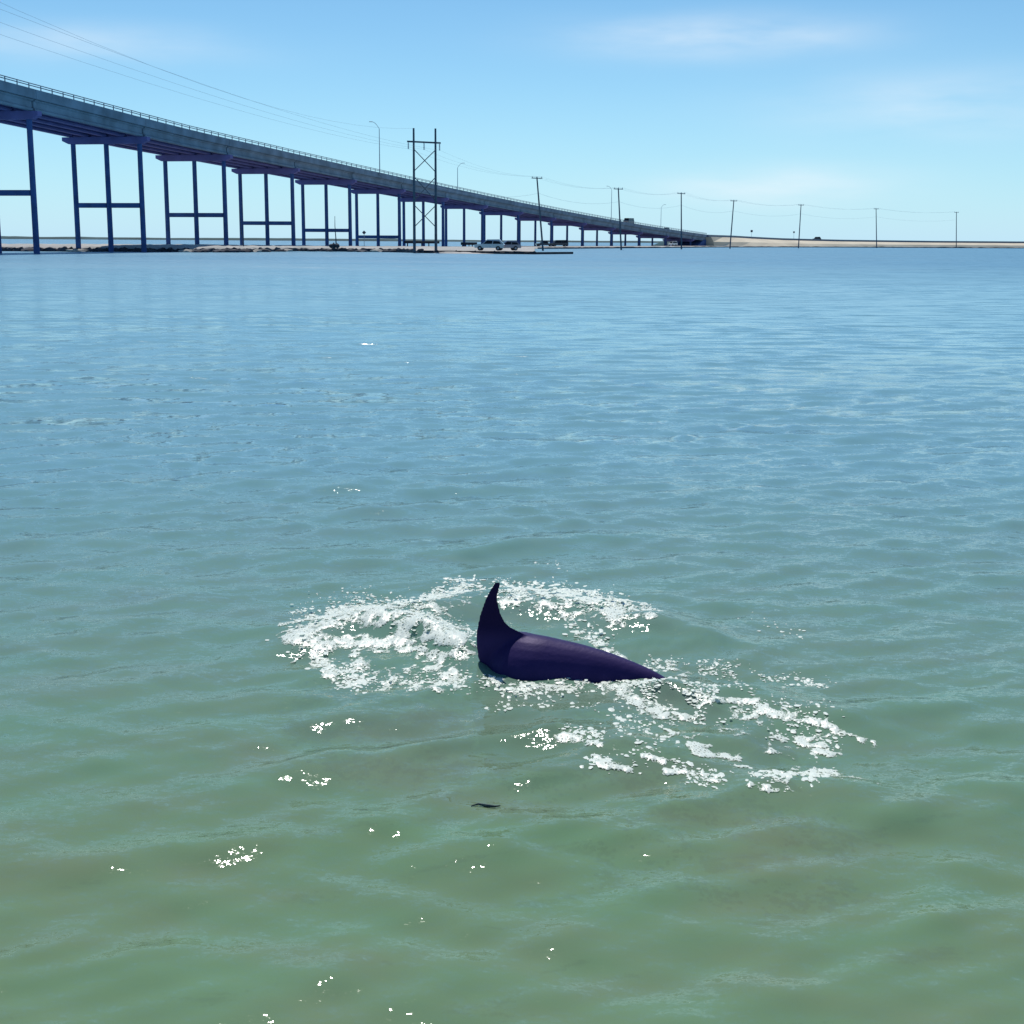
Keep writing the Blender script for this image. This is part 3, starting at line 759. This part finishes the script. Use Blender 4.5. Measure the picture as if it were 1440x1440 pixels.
def dolphin():
    s = DS; bm = MB()
    # spine stations: (x, y, z, half width, half height), tail (right) to beak
    S = [(1.16, -.26, -.23, .030, .035), (.98, -.22, -.185, .034, .055), (.80, -.17, -.125, .046, .074), (.64, -.115, -.068, .068, .100), (.47, -.065, -.042, .100, .134), (.33, -.03, -.040, .134, .168),
         (.20, -.008, -.046, .162, .198), (.10, .01, -.048, .184, .212), (.04, .06, -.060, .196, .220), (.02, .16, -.115, .200, .226), (.01, .29, -.20, .20, .228),
         (-.01, .42, -.32, .195, .22), (-.04, .56, -.44, .175, .20), (-.08, .70, -.56, .15, .17), (-.12, .82, -.65, .115, .13), (-.15, .90, -.70, .06, .06), (-.18, 1.0, -.76, .03, .028)]
    P = [Vector(q[:3]) for q in S]
    # densify with Catmull-Rom
    dense = []
    for i in range(len(S) - 1):
        p = [np.array(S[max(0, min(len(S) - 1, i + j))]) for j in (-1, 0, 1, 2)]
        for t in np.linspace(0, 1, 4, endpoint=False):
            dense.append(.5 * ((2 * p[1]) + (-p[0] + p[2]) * t + (2 * p[0] - 5 * p[1] + 4 * p[2] - p[3]) * t * t + (-p[0] + 3 * p[1] - 3 * p[2] + p[3]) * t ** 3))
    dense.append(np.array(S[-1])); secs = []
    for i, q in enumerate(dense):
        a, b = dense[max(0, i - 1)], dense[min(len(dense) - 1, i + 1)]
        t = Vector(b[:3] - a[:3]).normalized(); side = t.cross(Vector((0, 0, 1))).normalized(); up = side.cross(t)
        c = Vector(q[:3]); sec = []
        for k in range(28):
            f = 2 * math.pi * k / 28; cx_, cz_ = math.cos(f), math.sin(f)
            # slightly keeled back
            w = q[3] * (1 - .10 * max(0, cz_) ** 2)
            sec.append(c + side * (w * cx_) + up * (q[4] * cz_))
        secs.append(sec)
    bm.loft(secs)
    # dorsal fin: airfoil sections from photo outline (x leading, x trailing, z)
    def fx(px): return (px - 720) * s
    def fz(py): return (939 - py) * s * 1.03 / math.cos(math.atan2(HCAM, DC.y))
    out = [(937, 675, 745), (922, 669, 770), (912, 668, 775), (904, 667.5, 768), (897, 667, 754), (891, 667.5, 741), (885.5, 668, 728.5), (880, 669, 717.5), (875, 669.6, 711.5), (870, 670.5, 708), (863, 672.4, 704.5), (855, 675, 702), (848, 677.8, 700.3), (840, 681, 699.6), (833, 684.6, 700.2), (827, 688.2, 702), (823.5, 690.6, 703.4), (820.5, 692.2, 704), (818.5, 694, 703)]
    fs = []
    for i, (py, a, b) in enumerate(out):
        xa, xb = fx(a), fx(b); th_ = (.105 if i > 8 else .105 + .012 * (9 - i)) * min(xb - xa, 60 * s); sec = []
        z = fz(py)
        for k in range(20):
            f = 2 * math.pi * k / 20; u = .5 - .5 * math.cos(f)
            yy = th_ * 2.0 * (math.sqrt(max(u, 0)) - u * .98) * (1 if math.sin(f) >= 0 else -1) * 1.1
            sec.append(Vector((xa + (xb - xa) * u, yy if 0 < k < 20 and k != 10 else 0, z)))
        fs.append(sec)
    bm.loft(fs)
    # flippers and flukes (under water)
    def blade(pts, th):
        n = len(pts); up = [Vector(p) + Vector((0, 0, th)) for p in pts]; dn = [Vector(p) - Vector((0, 0, th)) for p in pts]
        bm.loft([dn, up])
    for e in (-1, 1):
        blade([(1.10, e * .0 - .25, -.20), (1.06, e * .10 - .25, -.20), (1.16, e * .24 - .25, -.22), (1.27, e * .30 - .25, -.24), (1.24, e * .16 - .25, -.23), (1.22, e * .0 - .25, -.22)], .018)
        blade([(e * .15, .42, -.42), (e * .26, .36, -.47), (e * .38, .26, -.54), (e * .36, .24, -.56), (e * .18, .30, -.54)], .02)
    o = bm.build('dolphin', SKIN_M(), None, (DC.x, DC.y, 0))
    rm = o.modifiers.new('r', 'REMESH'); rm.mode = 'VOXEL'; rm.voxel_size = .0065
    sm = o.modifiers.new('s', 'SMOOTH'); sm.iterations = 14; sm.factor = .5
    dg = bpy.context.evaluated_depsgraph_get(); me = bpy.data.meshes.new_from_object(o.evaluated_get(dg))
    o.modifiers.clear(); o.data = me
    me.polygons.foreach_set('use_smooth', [True] * len(me.polygons))
    return tag(o, 'dark dolphin arching out of the water, tall curved back fin raised, swimming to the left', 'dolphin')
dolphin()

# ------------------------------------------------------------------ foam and spray
def FOAM_M():
    m = bpy.data.materials.new('foam_bubbles'); m.use_nodes = True; nt = m.node_tree; b = nt.nodes['Principled BSDF']
    tc = N(nt, 'ShaderNodeTexCoord'); n = N(nt, 'ShaderNodeTexNoise'); n.inputs['Scale'].default_value = 45; n.inputs['Detail'].default_value = 5
    L(nt, tc.outputs['Object'], n.inputs['Vector'])
    L(nt, MIXC(nt, n.outputs[0], (.74, .82, .73), (.92, .95, .87)), b.inputs['Base Color'])
    b.inputs['Roughness'].default_value = .35; b.inputs['Specular IOR Level'].default_value = .5
    b.inputs['Subsurface Weight'].default_value = 0
    bp_ = N(nt, 'ShaderNodeBump'); bp_.inputs['Strength'].default_value = .25; bp_.inputs['Distance'].default_value = .008
    L(nt, n.outputs[0], bp_.inputs['Height']); L(nt, bp_.outputs[0], b.inputs['Normal'])
    tl = N(nt, 'ShaderNodeBsdfTranslucent'); tl.inputs['Color'].default_value = (.85, .90, .85, 1)
    ms = N(nt, 'ShaderNodeMixShader'); ms.inputs[0].default_value = .12; L(nt, b.outputs[0], ms.inputs[1]); L(nt, tl.outputs[0], ms.inputs[2])
    out = [q for q in nt.nodes if q.type == 'OUTPUT_MATERIAL'][0]; L(nt, ms.outputs[0], out.inputs['Surface'])
    return m
FOAM = FOAM_M()
def FOAMS_M():
    m = FOAM.copy(); m.name = 'foam_lace'; nt = m.node_tree; b = nt.nodes['Principled BSDF']
    at_ = N(nt, 'ShaderNodeAttribute'); at_.attribute_name = 'cover'
    tc = N(nt, 'ShaderNodeTexCoord'); n = N(nt, 'ShaderNodeTexVoronoi'); n.inputs['Scale'].default_value = 75; n.feature = 'DISTANCE_TO_EDGE'
    mp = N(nt, 'ShaderNodeMapping'); mp.inputs['Scale'].default_value = (1, .7, 1); L(nt, tc.outputs['Object'], mp.inputs['Vector']); L(nt, mp.outputs[0], n.inputs['Vector'])
    cell = MATH(nt, 'MULTIPLY', n.outputs['Distance'], 2.6, True)
    big = N(nt, 'ShaderNodeTexNoise'); big.inputs['Scale'].default_value = 13; big.inputs['Detail'].default_value = 5; L(nt, tc.outputs['Object'], big.inputs['Vector'])
    thin = MATH(nt, 'MULTIPLY', MATH(nt, 'SUBTRACT', big.outputs[0], .42), 2.6, True)
    a = MATH(nt, 'SUBTRACT', MATH(nt, 'SUBTRACT', MATH(nt, 'MULTIPLY', at_.outputs['Fac'], 1.28), cell), MATH(nt, 'MULTIPLY', thin, .62))
    cov = MATH(nt, 'MULTIPLY', MATH(nt, 'ADD', a, .12), 1.3, True)
    ms = [q for q in nt.nodes if q.type == 'MIX_SHADER'][0]; out = [q for q in nt.nodes if q.type == 'OUTPUT_MATERIAL'][0]
    tr = N(nt, 'ShaderNodeBsdfTransparent'); m2 = N(nt, 'ShaderNodeMixShader')
    L(nt, cov, m2.inputs[0]); L(nt, tr.outputs[0], m2.inputs[1]); L(nt, ms.outputs[0], m2.inputs[2]); L(nt, m2.outputs[0], out.inputs['Surface'])
    return m
FOAMS = FOAMS_M()
def poly_d(px, py, pts):
    best = np.full(px.shape, 1e9)
    if len(pts) == 1: return np.hypot(px - pts[0][0], (py - pts[0][1]))
    for (ax, ay), (bx, by) in zip(pts, pts[1:]):
        dx, dy = bx - ax, by - ay; t = np.clip(((px - ax) * dx + (py - ay) * dy) / (dx * dx + dy * dy), 0, 1)
        best = np.minimum(best, np.hypot(px - ax - t * dx, py - ay - t * dy))
    return best
# strokes of foam on the sea surface: polyline, half width, strength
STROKES = [([(430, 890), (470, 868), (520, 862), (570, 872), (630, 888)], 24, .66), ([(405, 893), (450, 905), (500, 915)], 16, .70),
           ([(470, 905), (540, 905), (600, 890), (645, 900)], 15, .80), ([(440, 925), (465, 948)], 12, .55), ([(500, 935), (530, 950)], 12, .5),
           ([(545, 955), (590, 945), (640, 950)], 16, .62), ([(590, 925), (640, 925), (665, 915)], 14, .60), ([(585, 970), (640, 968)], 6, .5),
           ([(600, 862), (640, 840), (680, 832)], 14, .40), ([(700, 838), (760, 845), (820, 855), (870, 864)], 20, .56), ([(870, 864), (920, 868)], 8, .48),
           ([(690, 955), (720, 970), (790, 962), (830, 956)], 6, .50), ([(835, 905), (880, 928), (910, 940)], 5, .45),
           ([(855, 962), (895, 985), (935, 1003)], 12, .68), ([(930, 1008), (985, 1008)], 7, .7), ([(900, 940), (930, 935), (965, 950)], 9, .5),
           ([(965, 975), (1010, 985), (1060, 987)], 6, .72), ([(1060, 987), (1078, 1003), (1092, 1006)], 8, .8), ([(1110, 1010), (1140, 1016), (1170, 1026)], 9, .7),
           ([(930, 1020), (945, 1030)], 6, .65), ([(968, 1046), (1000, 1050)], 5, .8), ([(980, 1055), (1010, 1064), (1042, 1070)], 8, .85), ([(1028, 1078), (1052, 1078)], 4, .6),
           ([(1085, 1036), (1130, 1040), (1175, 1030)], 6, .62), ([(1100, 1042), (1170, 1052)], 5, .6), ([(1145, 1058), (1180, 1060)], 7, .7),
           ([(788, 1038), (800, 1036), (845, 1046)], 7, .75), ([(840, 1076), (885, 1082)], 6, .66), ([(905, 1062), (935, 1072)], 7, .68), ([(935, 1085), (965, 1088), (1010, 1100)], 7, .74),
           ([(1055, 1105), (1085, 1112), (1125, 1108)], 6, .66), ([(1085, 1092), (1105, 1100)], 6, .62), ([(1120, 1078), (1165, 1085)], 8, .5), ([(1165, 1028), (1230, 1044)], 7, .5), ([(1170, 1090), (1240, 1104)], 5, .45),
           ([(560, 912), (600, 915)], 6, .6), ([(985, 985), (1040, 1010), (1100, 1020)], 9, .42), ([(900, 1000), (960, 1030), (1020, 1045)], 10, .40), ([(1092, 1006), (1112, 1012)], 6, .7),
           ([(1010, 1020), (1080, 1050), (1150, 1075)], 10, .36), ([(860, 1050), (930, 1055)], 9, .36)]
def density(px, py):
    d = np.zeros_like(px)
    for pts, w, s in STROKES: d = np.maximum(d, s * np.exp(-(poly_d(px, py, pts) / w) ** 2))
    return d
def foam_sheet():
    step = .0065
    x0, x1, y0, y1 = -1.25, 1.75, DC.y - 1.75, DC.y + 1.15
    xs, ys = np.arange(x0, x1, step), np.arange(y0, y1, step)
    X, Y = np.meshgrid(xs, ys, indexing='ij'); Z = H(X, Y, .0047 * np.hypot(X, Y))
    PX, PY = proj(X, Y, Z); D = density(PX, PY)
    n1 = fbm(X * 11, Y * 10, 5, 1); rid = 1 - np.abs(2 * fbm(X * 13 + 5, Y * 12, 4, 9) - 1) * 3.0
    n3 = vnoise(X * 70, Y * 40, 4)
    val = D * 1.15 + (n1 - .5) * 1.1 + (rid - .6) * .34 + (n3 - .5) * .32
    val[D < .05] = -1
    keep = val > .30
    puff = np.clip((val - .40) * .012, 0, .005) * (.8 + .4 * n3)
    jx, jy = (rng.random(X.shape) - .5) * step * .7, (rng.random(X.shape) - .5) * step * .7
    cover = np.clip((val - .30) * 2.6, 0, 1)
    V = np.stack([X + jx, Y + jy, Z + .002 + puff], -1).reshape(-1, 3)
    ny = len(ys); cells = keep[:-1, :-1] & keep[1:, 1:] & (keep[1:, :-1] | keep[:-1, 1:])
    ii, jj = np.nonzero(cells); i = ii * ny + jj
    q = np.stack([i, i + ny, i + ny + 1, i + 1], -1)
    used, inv = np.unique(q, return_inverse=True); q = inv.reshape(-1, 4)
    return tag(link('foam', raw_mesh('foam', V[used], q, FOAMS, {'cover': cover.reshape(-1)[used]})), 'lacy white foam patches around the dolphin and along its wake', 'foam', None, 'stuff')
foam_sheet()
def flecks(name, pts, sizes, label, cat):
    # a low dome of foam: centre, inner ring, rim at the water
    m_ = 8; th = np.arange(m_) * 2 * math.pi / m_
    bv = np.concatenate([[(0, 0, 1)], np.stack([.6 * np.cos(th), .6 * np.sin(th), np.full(m_, .75)], -1), np.stack([np.cos(th), np.sin(th), np.full(m_, -.15)], -1)])
    bf = np.array([(0, 1 + k, 1 + (k + 1) % m_) for k in range(m_)] + [t for k in range(m_) for t in ((1 + k, 9 + k, 9 + (k + 1) % m_), (1 + k, 9 + (k + 1) % m_, 1 + (k + 1) % m_))])
    n = len(pts); sc_ = np.stack([sizes * rng.uniform(.8, 1.9, n), sizes * rng.uniform(1.3, 2.6, n), sizes * rng.uniform(.10, .22, n)], -1)
    jit = rng.uniform(.75, 1.25, (n, len(bv), 1)); jit[:, :, 0] = np.where(np.arange(len(bv))[None] > 8, jit[:, :, 0], .9 + .2 * (jit[:, :, 0] - .75))
    loc_ = bv[None] * jit * sc_[:, None, :]
    tx, ty = rng.normal(0, .10, n), rng.normal(.0, .08, n)       # random tilt
    loc_[:, :, 2] += loc_[:, :, 0] * tx[:, None] - loc_[:, :, 1] * ty[:, None]
    V = loc_ + pts[:, None, :]
    f = bf[None] + (np.arange(n) * len(bv))[:, None, None]
    return tag(link(name, raw_mesh(name, V.reshape(-1, 3), f.reshape(-1, 3), FOAM)), label, cat, None, 'stuff')
FL = [([(600, 850), (630, 838), (665, 830)], 16, 700, .04), ([(700, 836), (750, 842), (800, 850), (850, 860), (880, 866)], 17, 2600, .05), ([(880, 866), (925, 870)], 9, 150, .02),
      ([(420, 885), (480, 862), (540, 862), (600, 875)], 26, 1500, .03), ([(420, 905), (450, 925), (470, 950), (520, 955)], 16, 400, .015), ([(540, 960), (600, 960), (660, 962)], 14, 380, .015),
      ([(560, 890), (640, 905), (665, 920)], 22, 900, .03), ([(680, 958), (720, 972), (790, 965), (850, 960)], 10, 360, .01), ([(800, 870), (820, 895), (850, 912)], 16, 150, .02),
      ([(910, 930), (960, 938), (1050, 945)], 11, 200, .015), ([(1050, 945), (1110, 952), (1170, 965)], 9, 110, .01), ([(870, 965), (930, 985), (985, 1000)], 22, 520, .015),
      ([(985, 985), (1060, 1000), (1120, 1020), (1170, 1040)], 24, 320, .01), ([(870, 1010), (920, 1040), (900, 1050)], 30, 120, .005), ([(830, 1075), (890, 1082)], 10, 110, .004), ([(790, 1035), (850, 1048)], 8, 60, .004),
      ([(920, 1080), (1010, 1100)], 12, 150, .004), ([(1040, 1090), (1130, 1110), (1170, 1085)], 16, 170, .004), ([(690, 990), (780, 985), (850, 1000)], 12, 40, .004),
      ([(630, 818), (660, 812)], 4, 14, .0), ([(755, 790), (790, 800)], 12, 12, .0), ([(1050, 868), (1140, 895)], 14, 22, .0)]
P_, S_ = [], []
for pts, w, n, up in FL:
    seg = [math.dist(a, b) for a, b in zip(pts, pts[1:])]; tot = sum(seg)
    for _ in range(int(n * 1.7)):
        t = random.uniform(0, tot); i = 0
        while i < len(seg) - 1 and t > seg[i]: t -= seg[i]; i += 1
        a, b = pts[i], pts[i + 1]; u = min(1, t / seg[i])
        px = a[0] + (b[0] - a[0]) * u + random.gauss(0, w * .62); py = a[1] + (b[1] - a[1]) * u + random.gauss(0, w * .5)
        g = ground(px, py)
        P_.append((g.x, g.y, (random.random() * up if random.random() < .05 else 0) + .0012)); S_.append((.0020 + .0075 * random.random() ** 3.2) * (1.25 if w in (17, 16) else 1))
P_ = np.array(P_); S_ = np.array(S_)
clump = fbm(P_[:, 0] * 16, P_[:, 1] * 8, 2, 21); kp = clump > .36
P_, S_ = P_[kp], S_[kp]
P_[:, 2] += H(P_[:, 0], P_[:, 1], .0047 * np.hypot(P_[:, 0], P_[:, 1]))     # each fleck lies on the raised surface
flecks('spray', P_, S_, 'white flecks of spray and bubbles scattered round the dolphin', 'spray')
# a scrap of drifting weed in the foreground
wd = ground(684, 1133)
wz_ = float(H(np.array([wd.x]), np.array([wd.y]))[0])
tag(MB().path([(-.055, .0, .004), (-.03, .012, .007), (0, 0, .006), (.03, -.01, .007), (.05, .004, .004)], [.002, .004, .006, .004, .002], 6).build('drifting_seaweed', WEED, None, (wd.x, wd.y, wz_)),
    'small dark scrap of seaweed drifting in the green foreground water', 'seaweed')
